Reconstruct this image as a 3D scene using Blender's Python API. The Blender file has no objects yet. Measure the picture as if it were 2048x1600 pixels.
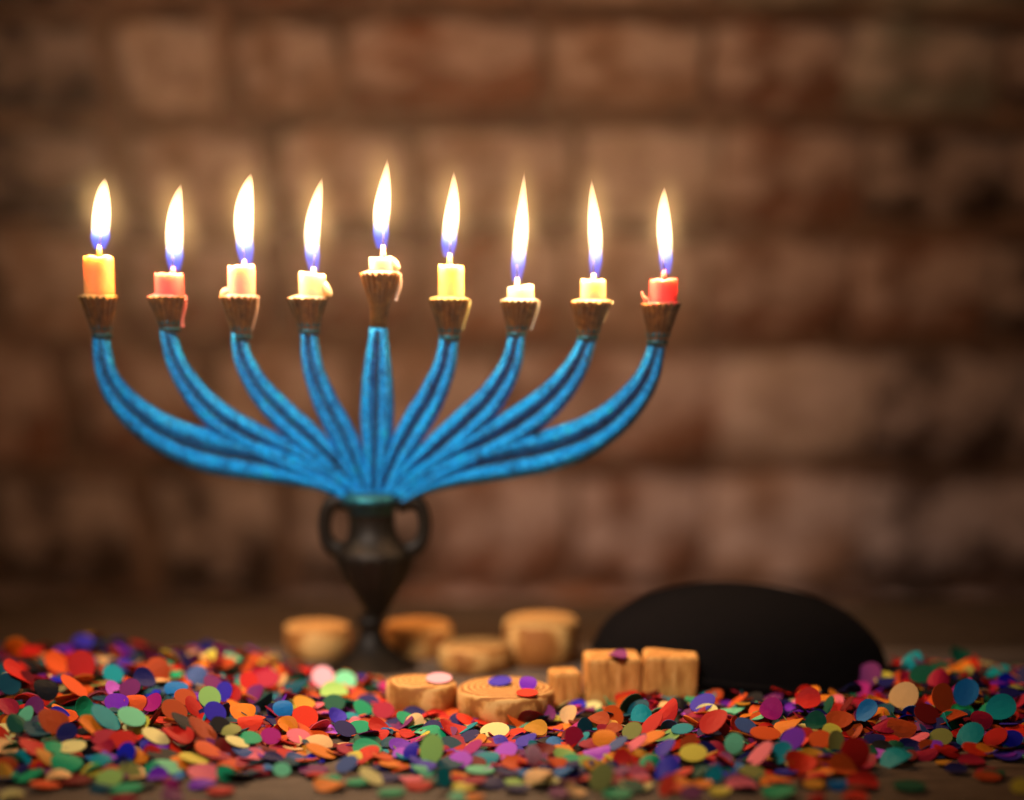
import bpy, bmesh, math, random
from mathutils import Vector, Matrix, noise

random.seed(7)
scene = bpy.context.scene
COL = scene.collection

# ------------------------------------------------------------------ camera
W, H = 2048.0, 1600.0            # pixel frame of the photograph
PITCH = math.radians(40)
F = 2831.8                       # focal length in those pixels
PPY = 600 + F * math.tan(PITCH)  # principal point (rising-front lens: eye level at y=600)
CAM = Vector((0.0524, -0.606, 0.1058))
FWD = Vector((0, math.cos(PITCH), -math.sin(PITCH)))
UPV = Vector((0, math.sin(PITCH), math.cos(PITCH)))
RGT = Vector((1, 0, 0))
cam_data = bpy.data.cameras.new('camera')
cam = bpy.data.objects.new('camera', cam_data)
COL.objects.link(cam)
cam.location = CAM
cam.rotation_euler = (math.radians(90) - PITCH, 0, 0)
cam_data.sensor_width = 36
cam_data.lens = F / W * 36
cam_data.shift_y = (PPY - H / 2) / W
cam_data.clip_start = 0.01
cam_data.clip_end = 50
cam_data.dof.use_dof = True
cam_data.dof.focus_distance = 0.577 * math.cos(PITCH)
cam_data.dof.aperture_fstop = cam_data.lens / 25.0
cam_data.dof.aperture_blades = 0
scene.camera = cam

# ------------------------------------------------------------------ world, lamps, exposure
world = bpy.data.worlds.new('World')
scene.world = world
world.use_nodes = True
bg = world.node_tree.nodes['Background']
bg.inputs[0].default_value = (1.0, 0.82, 0.66, 1)
bg.inputs[1].default_value = 0.006


def area_lamp(name, loc, target, size, power, color, spread=180):
    d = bpy.data.lights.new(name, 'AREA')
    d.shape = 'DISK'
    d.size = size
    d.energy = power
    d.color = color
    d.spread = math.radians(spread)
    o = bpy.data.objects.new(name, d)
    COL.objects.link(o)
    o.location = loc
    o.rotation_euler = (Vector(target) - Vector(loc)).to_track_quat('-Z', 'Y').to_euler()
    return o


area_lamp('front_fill', (-0.18, -0.42, 0.50), (0.02, -0.01, 0.065), 0.16, 0.32, (1.0, 0.95, 0.9), 36)  # unseen fill from the upper front, beam narrowed to spare the wall
area_lamp('side_fill', (0.9, -0.9, 0.35), (0.03, 0.0, 0.06), 0.25, 0.22, (1.0, 0.95, 0.9))  # unseen weak fill from the right
FLAME_W = 0.17
sd = bpy.data.lights.new('added_wall_spot', 'SPOT')  # added spot, throws a warm pool of light on the wall
sd.energy = 8.0
sd.color = (1.0, 0.70, 0.44)
sd.spot_size = math.radians(29)
sd.spot_blend = 1.0
sd.shadow_soft_size = 0.04
so = bpy.data.objects.new('added_wall_spot', sd)
COL.objects.link(so)
so.location = (0.02, -0.35, 0.85)
so.rotation_euler = (Vector((0.03, 0.38, 0.19)) - so.location).to_track_quat('-Z', 'Y').to_euler()
FLAME_RGB = (1.0, 0.60, 0.30)

vs = scene.view_settings
vs.view_transform = 'Standard'
vs.look = 'None'
vs.exposure = 0.0
vs.gamma = 1.0
vs.use_curve_mapping = False
cy = scene.cycles
cy.use_denoising = True
cy.volume_step_rate = 0.15
cy.volume_max_steps = 256
cy.max_bounces = 8
cy.transparent_max_bounces = 16
cy.sample_clamp_indirect = 4.0


# ------------------------------------------------------------------ helpers
def ray(px, py):
    return (FWD + RGT * ((px - W / 2) / F) + UPV * ((PPY - py) / F))


def on_y(px, py, y=0.0):
    d = ray(px, py)
    return CAM + d * ((y - CAM.y) / d.y)


def on_z(px, py, z=0.0):
    d = ray(px, py)
    return CAM + d * ((z - CAM.z) / d.z)


def project(p):
    v = p - CAM
    k = v.dot(FWD)
    return (W / 2 + F * v.x / k, PPY - F * v.dot(UPV) / k, k)


def lin(r, g, b):
    def f(c):
        c /= 255.0
        return c / 12.92 if c <= 0.04045 else ((c + 0.055) / 1.055) ** 2.4
    return (f(r), f(g), f(b), 1.0)


def lerp_table(t, v, col):
    if v <= t[0][0]:
        return t[0][col]
    for a, b in zip(t, t[1:]):
        if v <= b[0]:
            k = (v - a[0]) / (b[0] - a[0])
            return a[col] + (b[col] - a[col]) * k
    return t[-1][col]


def smooth(e0, e1, x):
    t = max(0.0, min(1.0, (x - e0) / (e1 - e0)))
    return t * t * (3 - 2 * t)


def link(name, mesh, parent=None, **props):
    o = bpy.data.objects.new(name, mesh)
    COL.objects.link(o)
    if parent is not None:
        o.parent = parent
    for k, v in props.items():
        o[k] = v
    return o


def mesh_from(name, verts, faces, mats, smooth_shade=True, face_mats=None):
    m = bpy.data.meshes.new(name)
    m.from_pydata([tuple(v) for v in verts], [], faces)
    for mt in (mats if isinstance(mats, (list, tuple)) else [mats]):
        m.materials.append(mt)
    if face_mats:
        m.polygons.foreach_set('material_index', face_mats)
    if smooth_shade:
        m.polygons.foreach_set('use_smooth', [True] * len(m.polygons))
    m.update()
    return m


def lathe(profile, seg=32, flute=None, center=(0, 0)):
    """profile: list of (r, z); flute(r, z, ang) -> r"""
    vs_, fs = [], []
    n = len(profile)
    for r, z in profile:
        for k in range(seg):
            a = 2 * math.pi * k / seg
            rr = flute(r, z, a) if flute else r
            vs_.append((center[0] + rr * math.cos(a), center[1] + rr * math.sin(a), z))
    for i in range(n - 1):
        for k in range(seg):
            k2 = (k + 1) % seg
            fs.append((i * seg + k, i * seg + k2, (i + 1) * seg + k2, (i + 1) * seg + k))
    fs.append(tuple(reversed(range(seg))))
    fs.append(tuple((n - 1) * seg + k for k in range(seg)))
    return vs_, fs


def tube(points, radii, seg=10, flat=1.0):
    """round tube along 3-D points (closed ends)"""
    vs_, fs = [], []
    n = len(points)
    up = Vector((0, 1, 0))
    for i, p in enumerate(points):
        t = (points[min(i + 1, n - 1)] - points[max(i - 1, 0)]).normalized()
        s = t.cross(up)
        if s.length < 1e-4:
            s = t.cross(Vector((1, 0, 0)))
        s.normalize()
        b = s.cross(t).normalized()
        for k in range(seg):
            a = 2 * math.pi * k / seg
            vs_.append(p + s * (radii[i] * math.cos(a)) + b * (radii[i] * flat * math.sin(a)))
    for i in range(n - 1):
        for k in range(seg):
            k2 = (k + 1) % seg
            fs.append((i * seg + k, i * seg + k2, (i + 1) * seg + k2, (i + 1) * seg + k))
    fs.append(tuple(reversed(range(seg))))
    fs.append(tuple((n - 1) * seg + k for k in range(seg)))
    return vs_, fs


def catmull(pts, n):
    """resample rows of floats with a Catmull-Rom spline"""
    P = [pts[0]] + list(pts) + [pts[-1]]
    out = []
    segs = len(pts) - 1
    for i in range(n):
        u = i / (n - 1) * segs
        j = min(int(u), segs - 1)
        t = u - j
        p0, p1, p2, p3 = P[j], P[j + 1], P[j + 2], P[j + 3]
        out.append([0.5 * (2 * b + (c - a) * t + (2 * a - 5 * b + 4 * c - d) * t * t + (3 * b - a - 3 * c + d) * t ** 3)
                    for a, b, c, d in zip(p0, p1, p2, p3)])
    return out


# ------------------------------------------------------------------ materials
def new_mat(name):
    m = bpy.data.materials.new(name)
    m.use_nodes = True
    nt = m.node_tree
    return m, nt, nt.nodes['Principled BSDF']


def N(nt, kind, **kw):
    n = nt.nodes.new(kind)
    for k, v in kw.items():
        if k in n.inputs:
            n.inputs[k].default_value = v
        else:
            setattr(n, k, v)
    return n


def noise_node(nt, scale, detail=6, rough=0.6, coord='Object', stretch=None):
    tc = N(nt, 'ShaderNodeTexCoord')
    n = N(nt, 'ShaderNodeTexNoise')
    n.inputs['Scale'].default_value = scale
    n.inputs['Detail'].default_value = detail
    n.inputs['Roughness'].default_value = rough
    if stretch:
        mp = N(nt, 'ShaderNodeMapping')
        mp.inputs['Scale'].default_value = stretch
        nt.links.new(tc.outputs[coord], mp.inputs[0])
        nt.links.new(mp.outputs[0], n.inputs[0])
    else:
        nt.links.new(tc.outputs[coord], n.inputs[0])
    return n


def ramp(nt, src, stops):
    r = N(nt, 'ShaderNodeValToRGB')
    els = r.color_ramp.elements
    while len(els) < len(stops):
        els.new(0.5)
    for e, (p, c) in zip(els, stops):
        e.position = p
        e.color = c if len(c) == 4 else (*c, 1)
    nt.links.new(src, r.inputs[0])
    return r


def bump(nt, src, bsdf, strength, dist):
    b = N(nt, 'ShaderNodeBump')
    b.inputs['Strength'].default_value = strength
    b.inputs['Distance'].default_value = dist
    nt.links.new(src, b.inputs['Height'])
    nt.links.new(b.outputs[0], bsdf.inputs['Normal'])
    return b


def mat_blue():
    m, nt, b = new_mat('blue_patina')
    n1 = noise_node(nt, 260, 5, 0.65)
    n2 = noise_node(nt, 900, 4, 0.7)
    r = ramp(nt, n1.outputs[0], [(0.30, lin(0, 52, 84)), (0.44, lin(0, 122, 186)),
                                 (0.60, lin(0, 148, 216)), (0.72, lin(6, 156, 164))])
    n3 = noise_node(nt, 750, 5, 0.75)
    fl = ramp(nt, n3.outputs[0], [(0.56, (0, 0, 0)), (0.68, (1, 1, 1))])       # glints painted in as light cyan flecks
    mx = N(nt, 'ShaderNodeMix', data_type='RGBA')
    mx.inputs[7].default_value = lin(90, 210, 250)
    nt.links.new(fl.outputs[0], mx.inputs[0])
    nt.links.new(r.outputs[0], mx.inputs[6])
    nt.links.new(mx.outputs[2], b.inputs['Base Color'])
    b.inputs['Metallic'].default_value = 0.4
    b.inputs['Specular Tint'].default_value = (0.1, 0.65, 1.0, 1)
    rr = ramp(nt, n2.outputs[0], [(0.3, (0.16,) * 3), (0.7, (0.40,) * 3)])
    nt.links.new(rr.outputs[0], b.inputs['Roughness'])
    bump(nt, n2.outputs[0], b, 0.9, 0.0009)
    return m


def mat_bronze(name, c0, c1, c2, rough=0.42):
    m, nt, b = new_mat(name)
    n1 = noise_node(nt, 300, 6, 0.7)
    r = ramp(nt, n1.outputs[0], [(0.3, c0), (0.55, c1), (0.75, c2)])
    nt.links.new(r.outputs[0], b.inputs['Base Color'])
    b.inputs['Metallic'].default_value = 0.75
    b.inputs['Roughness'].default_value = rough
    bump(nt, n1.outputs[0], b, 0.4, 0.0004)
    return m


def mat_wax(name, col, scatter=0.008):
    m, nt, b = new_mat(name)
    n1 = noise_node(nt, 160, 4, 0.6)
    c2 = tuple(min(1, c * 0.78) for c in col[:3]) + (1,)
    r = ramp(nt, n1.outputs[0], [(0.3, c2), (0.6, col)])
    nt.links.new(r.outputs[0], b.inputs['Base Color'])
    b.inputs['Roughness'].default_value = 0.45
    b.inputs['Subsurface Weight'].default_value = 0.85
    b.inputs['Subsurface Radius'].default_value = (1.0, 0.75, 0.5)
    b.inputs['Subsurface Scale'].default_value = scatter
    bump(nt, n1.outputs[0], b, 0.25, 0.0004)
    return m


def mat_flame():
    """glowing gas: emission grows from thin blue at the root to yellow-white"""
    m = bpy.data.materials.new('flame_gas')
    m.use_nodes = True
    nt = m.node_tree
    nt.nodes.clear()
    out = N(nt, 'ShaderNodeOutputMaterial')
    tc = N(nt, 'ShaderNodeTexCoord')
    sp = N(nt, 'ShaderNodeSeparateXYZ')
    nt.links.new(tc.outputs['Generated'], sp.inputs[0])
    cr = ramp(nt, sp.outputs[2], [(0.0, (0.02, 0.08, 1.0)), (0.10, (0.05, 0.15, 1.0)), (0.19, (0.42, 0.55, 1.0)),
                                  (0.30, (1.0, 0.80, 0.50)), (1.0, (1.0, 0.72, 0.36))])
    sr = ramp(nt, sp.outputs[2], [(0.0, (0.05,) * 3), (0.10, (0.09,) * 3), (0.20, (0.40,) * 3), (0.45, (1.0,) * 3),
                                  (0.9, (0.9,) * 3), (1.0, (0.5,) * 3)])
    mul = N(nt, 'ShaderNodeMath', operation='MULTIPLY')
    nt.links.new(sr.outputs[0], mul.inputs[0])
    mul.inputs[1].default_value = 750.0
    em = N(nt, 'ShaderNodeEmission')
    nt.links.new(cr.outputs[0], em.inputs[0])
    nt.links.new(mul.outputs[0], em.inputs[1])
    nt.links.new(em.outputs[0], out.inputs['Volume'])
    return m


def mat_halo():
    """added glow round the flame imitating lens bloom, strongest at its core"""
    m = bpy.data.materials.new('flame_halo')
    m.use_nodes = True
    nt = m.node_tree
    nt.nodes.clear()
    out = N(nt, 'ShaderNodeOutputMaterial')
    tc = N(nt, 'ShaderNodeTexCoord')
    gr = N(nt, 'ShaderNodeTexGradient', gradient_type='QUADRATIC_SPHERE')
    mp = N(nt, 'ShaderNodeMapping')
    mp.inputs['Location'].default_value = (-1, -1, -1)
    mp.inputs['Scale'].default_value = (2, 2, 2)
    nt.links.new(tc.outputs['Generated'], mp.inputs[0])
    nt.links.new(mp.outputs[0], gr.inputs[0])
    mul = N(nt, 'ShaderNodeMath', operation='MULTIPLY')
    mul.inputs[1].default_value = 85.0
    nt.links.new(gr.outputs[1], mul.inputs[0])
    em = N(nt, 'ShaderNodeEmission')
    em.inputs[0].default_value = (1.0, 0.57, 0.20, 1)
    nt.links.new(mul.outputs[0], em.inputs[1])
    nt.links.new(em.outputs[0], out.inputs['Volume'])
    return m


def mat_gas(name, col, strength):
    m = bpy.data.materials.new(name)
    m.use_nodes = True
    nt = m.node_tree
    nt.nodes.clear()
    out = N(nt, 'ShaderNodeOutputMaterial')
    em = N(nt, 'ShaderNodeEmission')
    em.inputs[0].default_value = (*col, 1)
    em.inputs[1].default_value = strength
    nt.links.new(em.outputs[0], out.inputs['Volume'])
    return m


def mat_paper(name, col):
    m, nt, b = new_mat(name)
    n1 = noise_node(nt, 420, 3, 0.6)
    c2 = tuple(c * 0.80 for c in col[:3]) + (1,)
    r = ramp(nt, n1.outputs[0], [(0.35, c2), (0.65, col)])
    nt.links.new(r.outputs[0], b.inputs['Base Color'])
    b.inputs['Roughness'].default_value = 0.62
    b.inputs['Specular IOR Level'].default_value = 0.15
    return m


def mat_wood(name, c0, c1, c2, stretch, scale, bumpd=0.0006, rough=0.6):
    m, nt, b = new_mat(name)
    n1 = noise_node(nt, scale, 7, 0.62, stretch=stretch)
    n2 = noise_node(nt, scale * 4, 4, 0.6, stretch=stretch)
    mx = N(nt, 'ShaderNodeMix', data_type='FLOAT')
    mx.inputs[0].default_value = 0.45
    nt.links.new(n1.outputs[0], mx.inputs[2])
    nt.links.new(n2.outputs[0], mx.inputs[3])
    r = ramp(nt, mx.outputs[0], [(0.36, c0), (0.5, c1), (0.64, c2)])
    nt.links.new(r.outputs[0], b.inputs['Base Color'])
    b.inputs['Roughness'].default_value = rough
    b.inputs['Specular IOR Level'].default_value = 0.15
    bump(nt, mx.outputs[0], b, 0.6, bumpd)
    return m


def mat_round():
    """sawn round: growth rings about the piece's own axis, its own tone"""
    m, nt, b = new_mat('sawn_round')
    tc = N(nt, 'ShaderNodeTexCoord')
    oi = N(nt, 'ShaderNodeObjectInfo')
    wv = N(nt, 'ShaderNodeTexWave', wave_type='RINGS', rings_direction='Z')
    wv.inputs['Scale'].default_value = 150
    wv.inputs['Distortion'].default_value = 2.5
    wv.inputs['Detail'].default_value = 4
    wv.inputs['Detail Scale'].default_value = 2
    nt.links.new(tc.outputs['Object'], wv.inputs[0])
    r = ramp(nt, wv.outputs[1], [(0.1, lin(150, 88, 36)), (0.5, lin(196, 132, 64)), (0.9, lin(218, 162, 92))])
    hs = N(nt, 'ShaderNodeHueSaturation')
    mr = N(nt, 'ShaderNodeMapRange')
    mr.inputs[3].default_value = 0.72
    mr.inputs[4].default_value = 1.12
    nt.links.new(oi.outputs['Random'], mr.inputs[0])
    nt.links.new(mr.outputs[0], hs.inputs['Value'])
    nt.links.new(r.outputs[0], hs.inputs['Color'])
    nt.links.new(hs.outputs[0], b.inputs['Base Color'])
    b.inputs['Roughness'].default_value = 0.7
    b.inputs['Specular IOR Level'].default_value = 0.2
    bump(nt, wv.outputs[1], b, 0.4, 0.0003)
    return m


def mat_brick():
    m, nt, b = new_mat('washed_brick')
    oi = N(nt, 'ShaderNodeObjectInfo')
    n1 = noise_node(nt, 3.2, 7, 0.62)
    n2 = noise_node(nt, 1.6, 4, 0.55)
    # limewash rubbed unevenly over the fired clay
    r1 = ramp(nt, n2.outputs[0], [(0.42, (0, 0, 0)), (0.56, (1, 1, 1))])
    wash = N(nt, 'ShaderNodeRGB')
    wash.outputs[0].default_value = lin(204, 172, 160)
    mx = N(nt, 'ShaderNodeMix', data_type='RGBA')
    k = N(nt, 'ShaderNodeMath', operation='MULTIPLY')
    k.inputs[1].default_value = 0.65
    nt.links.new(r1.outputs[0], k.inputs[0])
    nt.links.new(k.outputs[0], mx.inputs[0])
    nt.links.new(oi.outputs['Color'], mx.inputs[6])
    nt.links.new(wash.outputs[0], mx.inputs[7])
    r2 = ramp(nt, n1.outputs[0], [(0.32, (0.42, 0.32, 0.26)), (0.56, (1.15, 1.15, 1.15))])
    mm = N(nt, 'ShaderNodeMix', data_type='RGBA', blend_type='MULTIPLY')
    mm.inputs[0].default_value = 0.8
    nt.links.new(mx.outputs[2], mm.inputs[6])
    nt.links.new(r2.outputs[0], mm.inputs[7])
    nt.links.new(mm.outputs[2], b.inputs['Base Color'])
    b.inputs['Roughness'].default_value = 0.85
    bump(nt, n1.outputs[0], b, 0.8, 0.004)
    return m


def mat_simple_noise(name, c0, c1, scale, rough, bumpd=0.001, bs=0.5):
    m, nt, b = new_mat(name)
    n1 = noise_node(nt, scale, 5, 0.6)
    r = ramp(nt, n1.outputs[0], [(0.35, c0), (0.65, c1)])
    nt.links.new(r.outputs[0], b.inputs['Base Color'])
    b.inputs['Roughness'].default_value = rough
    bump(nt, n1.outputs[0], b, bs, bumpd)
    return m


M_BLUE = mat_blue()
M_CUP = mat_bronze('golden_bronze', lin(52, 28, 10), lin(116, 70, 24), lin(190, 130, 56), 0.30)
M_DARK = mat_bronze('dark_bronze', lin(16, 11, 7), lin(30, 21, 13), lin(30, 38, 28), 0.55)
M_GROOVE = mat_bronze('groove_dark_blue', lin(0, 18, 30), lin(0, 40, 62), lin(0, 76, 104), 0.55)  # darker blue for the faces inside each groove
M_GROOVE.node_tree.nodes['Principled BSDF'].inputs['Metallic'].default_value = 0.15
M_GROOVE.node_tree.nodes['Principled BSDF'].inputs['Specular IOR Level'].default_value = 0.2
M_TEAL = mat_bronze('teal_verdigris', lin(8, 40, 44), lin(10, 84, 96), lin(30, 110, 104), 0.45)
M_WICK = mat_simple_noise('wick_cotton', lin(180, 140, 120), lin(235, 200, 170), 900, 0.8, 0.0003)
M_CHAR = mat_simple_noise('charred_wick', lin(12, 9, 8), lin(40, 26, 20), 900, 0.9, 0.0003)
M_FLAME = mat_flame()
M_HALO = mat_halo()
M_BLUEGAS = mat_gas('blue_gas', (0.02, 0.13, 1.0), 200.0)
M_MORTAR = mat_simple_noise('lime_mortar', lin(96, 62, 46), lin(160, 122, 100), 30, 0.95, 0.004, 0.9)
M_BRICK = mat_brick()
M_PLANK = mat_wood('weathered_plank', lin(58, 44, 34), lin(98, 78, 62), lin(136, 112, 92), (0.12, 1.6, 1.6), 260)
M_PALEWOOD = mat_wood('pale_wood', lin(160, 98, 42), lin(200, 136, 66), lin(222, 164, 92), (1.0, 1.0, 0.2), 220, 0.0003)
M_PLANK_SHADED = mat_wood('shaded_plank', lin(34, 24, 16), lin(58, 42, 28), lin(80, 60, 42), (0.12, 1.6, 1.6), 260)  # darkened copy of the plank wood, imitates shade on the back board
M_ROUND = mat_round()
M_PALEWOOD_X = mat_wood('pale_wood_lying', lin(150, 92, 38), lin(196, 132, 60), lin(220, 160, 84), (0.2, 1.0, 1.0), 220, 0.0003)
M_CLOTH = mat_simple_noise('black_cloth', lin(8, 7, 8), lin(15, 12, 13), 900, 1.0, 0.0005, 0.8)
M_CLOTH.node_tree.nodes['Principled BSDF'].inputs['Specular IOR Level'].default_value = 0.03


# ------------------------------------------------------------------ setting: table planks
PLANK_D = 0.118
table = bpy.data.objects.new('table_top', None)
COL.objects.link(table)
table['kind'] = 'structure'
table['label'] = 'weathered grey brown plank table top under the confetti'
yb = 0.155
for i in range(7):
    y1 = yb - i * PLANK_D
    y0 = y1 - PLANK_D + 0.0016
    bm = bmesh.new()
    bmesh.ops.create_cube(bm, size=1)
    bmesh.ops.scale(bm, vec=(1.5, y1 - y0, 0.028), verts=bm.verts)
    bmesh.ops.bevel(bm, geom=bm.edges[:], offset=0.0012, segments=2, affect='EDGES', profile=0.6)
    m = bpy.data.meshes.new('plank')
    bm.to_mesh(m)
    bm.free()
    m.materials.append(M_PLANK_SHADED if i == 0 else M_PLANK)
    o = link('plank', m, table)
    o.location = (0.06 + random.uniform(-0.02, 0.02), (y0 + y1) / 2, -0.014 - random.uniform(0, 0.0004))

# ------------------------------------------------------------------ brick wall
WALL_Y = 0.38
wall_m = bpy.data.meshes.new('brick_wall')
bm = bmesh.new()
bmesh.ops.create_grid(bm, x_segments=90, y_segments=70, size=0.5)
bmesh.ops.rotate(bm, verts=bm.verts, cent=(0, 0, 0), matrix=Matrix.Rotation(math.radians(90), 3, 'X'))
bmesh.ops.scale(bm, vec=(2.6, 1, 1.9), verts=bm.verts)
for v in bm.verts:
    v.co.y += 0.003 * noise.noise(v.co * 40)
bmesh.ops.solidify(bm, geom=bm.faces[:], thickness=0.06)
bm.to_mesh(wall_m)
bm.free()
wall_m.materials.append(M_MORTAR)
wall = link('brick_wall', wall_m, label='rough old brick wall with limewashed uneven bricks behind the menorah', category='wall')
wall.location = (0.08, WALL_Y + 0.005, 0.08)


def brick_mesh(seed):
    bm = bmesh.new()
    bmesh.ops.create_cube(bm, size=1)
    bmesh.ops.subdivide_edges(bm, edges=bm.edges[:], cuts=3, use_grid_fill=True)
    off = Vector((seed * 7.3, seed * 3.1, seed * 1.7))
    for v in bm.verts:
        p = v.co.copy()
        # wear the corners round and roughen the face
        cx_, cz_ = abs(p.x) * 2, abs(p.z) * 2
        wear = max(0, cx_ + cz_ - 1.55)
        v.co.x *= 1 - 0.05 * wear
        v.co.z *= 1 - 0.08 * wear
        v.co += Vector((noise.noise(p * 3 + off) * 0.05, noise.noise(p * 4 - off) * 0.42,
                        noise.noise(p * 3.3 + off * 2) * 0.075))
        if p.y < -0.4:
            v.co.y += 0.28 * wear
    m = bpy.data.meshes.new('brick')
    bm.to_mesh(m)
    bm.free()
    m.materials.append(M_BRICK)
    m.polygons.foreach_set('use_smooth', [True] * len(m.polygons))
    return m


BRICKS = [brick_mesh(i + 1) for i in range(8)]
# course joints in the photograph's pixels, and the clay colour of bricks read off it; low courses darkened to imitate shade
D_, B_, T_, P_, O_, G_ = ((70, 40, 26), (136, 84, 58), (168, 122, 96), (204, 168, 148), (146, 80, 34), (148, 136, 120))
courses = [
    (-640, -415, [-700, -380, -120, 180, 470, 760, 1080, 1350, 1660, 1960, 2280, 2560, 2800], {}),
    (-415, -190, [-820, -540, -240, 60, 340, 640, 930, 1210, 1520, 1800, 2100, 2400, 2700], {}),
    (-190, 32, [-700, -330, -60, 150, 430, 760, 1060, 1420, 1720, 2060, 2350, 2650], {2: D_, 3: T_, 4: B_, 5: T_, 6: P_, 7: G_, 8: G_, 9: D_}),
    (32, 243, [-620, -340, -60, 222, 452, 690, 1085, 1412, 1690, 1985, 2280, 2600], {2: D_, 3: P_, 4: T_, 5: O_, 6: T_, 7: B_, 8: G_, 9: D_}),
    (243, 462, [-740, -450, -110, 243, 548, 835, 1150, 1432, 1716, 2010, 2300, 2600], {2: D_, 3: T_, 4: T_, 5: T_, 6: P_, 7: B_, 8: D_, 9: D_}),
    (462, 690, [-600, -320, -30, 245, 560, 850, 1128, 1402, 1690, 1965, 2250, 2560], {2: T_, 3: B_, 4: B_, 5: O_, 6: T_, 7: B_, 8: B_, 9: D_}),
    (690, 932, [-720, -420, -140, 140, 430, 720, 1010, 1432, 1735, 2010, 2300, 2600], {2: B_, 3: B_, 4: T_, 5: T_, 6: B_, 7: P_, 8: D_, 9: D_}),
    (932, 1170, [-620, -330, -20, 300, 580, 860, 1140, 1410, 1712, 2000, 2290, 2560], {2: D_, 3: D_, 4: D_, 5: B_, 6: B_, 7: T_, 8: D_, 9: D_}),  # dark bricks stand in for shade low on the wall
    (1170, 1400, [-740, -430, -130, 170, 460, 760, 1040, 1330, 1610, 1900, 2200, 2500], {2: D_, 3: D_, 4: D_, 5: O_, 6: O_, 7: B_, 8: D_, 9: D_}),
    (1400, 1640, [-620, -320, -20, 280, 570, 860, 1150, 1440, 1730, 2020, 2300, 2600], {}),
]
for y0, y1, xs, cols in courses:
    for k in range(len(xs) - 1):
        pa = on_y(xs[k], y0, WALL_Y)
        pb = on_y(xs[k + 1], y1, WALL_Y)
        w, h = pb.x - pa.x, pa.z - pb.z
        j = random.uniform(0.005, 0.011)
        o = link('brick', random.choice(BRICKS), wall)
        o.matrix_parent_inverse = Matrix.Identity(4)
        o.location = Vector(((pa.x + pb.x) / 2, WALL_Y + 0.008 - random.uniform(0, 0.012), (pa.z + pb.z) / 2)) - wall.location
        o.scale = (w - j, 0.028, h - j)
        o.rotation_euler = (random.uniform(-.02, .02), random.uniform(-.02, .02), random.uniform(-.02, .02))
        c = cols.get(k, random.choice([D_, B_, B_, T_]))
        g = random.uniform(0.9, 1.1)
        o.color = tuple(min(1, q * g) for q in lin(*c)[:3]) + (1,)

# ------------------------------------------------------------------ menorah
menorah = bpy.data.objects.new('menorah', None)
COL.objects.link(menorah)
menorah['label'] = 'bronze nine-branched menorah with blue patinated grooved arms and fluted cups'
menorah['category'] = 'menorah'


def X(px, py):
    p = on_y(px, py)
    return p.x, p.z


MM = 1.0 / (F / (0.606 * math.cos(PITCH)))    # metres per pixel near the arms

arms = [
    [(204, 664, 16), (204, 692, 18), (213, 745, 22), (237, 792, 27), (287, 842, 32), (355, 882, 35), (425, 905, 37), (505, 921, 34), (592, 940, 28), (662, 964, 22), (722, 1006, 17)],
    [(336, 655, 16), (339, 680, 17), (357, 735, 21), (395, 793, 25), (450, 845, 28), (525, 888, 29), (610, 928, 25), (680, 970, 19), (728, 1006, 15)],
    [(481, 660, 15), (479, 682, 16), (490, 727, 20), (524, 785, 24), (572, 836, 27), (628, 886, 26), (684, 942, 20), (734, 1006, 14)],
    [(618, 650, 17), (618, 676, 17), (627, 740, 21), (655, 813, 25), (690, 878, 26), (718, 944, 20), (741, 1006, 14)],
    [(757, 655, 19), (757, 680, 20), (756, 722, 26), (755, 785, 32), (754, 850, 33), (752, 920, 25), (749, 1006, 15)],
    [(898, 662, 18), (897, 686, 19), (888, 737, 22), (862, 797, 26), (826, 857, 27), (790, 922, 22), (757, 1006, 14)],
    [(1034, 655, 17), (1032, 680, 17), (1021, 732, 21), (984, 795, 26), (930, 850, 28), (868, 905, 26), (812, 955, 20), (764, 1006, 14)],
    [(1177, 660, 18), (1172, 687, 18), (1149, 740, 23), (1100, 800, 28), (1030, 853, 30), (948, 898, 28), (868, 940, 23), (810, 972, 18), (770, 1006, 15)],
    [(1316, 672, 18), (1312, 700, 18), (1294, 757, 24), (1252, 815, 29), (1188, 866, 33), (1100, 901, 35), (1005, 921, 33), (915, 941, 27), (845, 965, 21), (777, 1006, 17)],
]
SEG = 30
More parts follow.
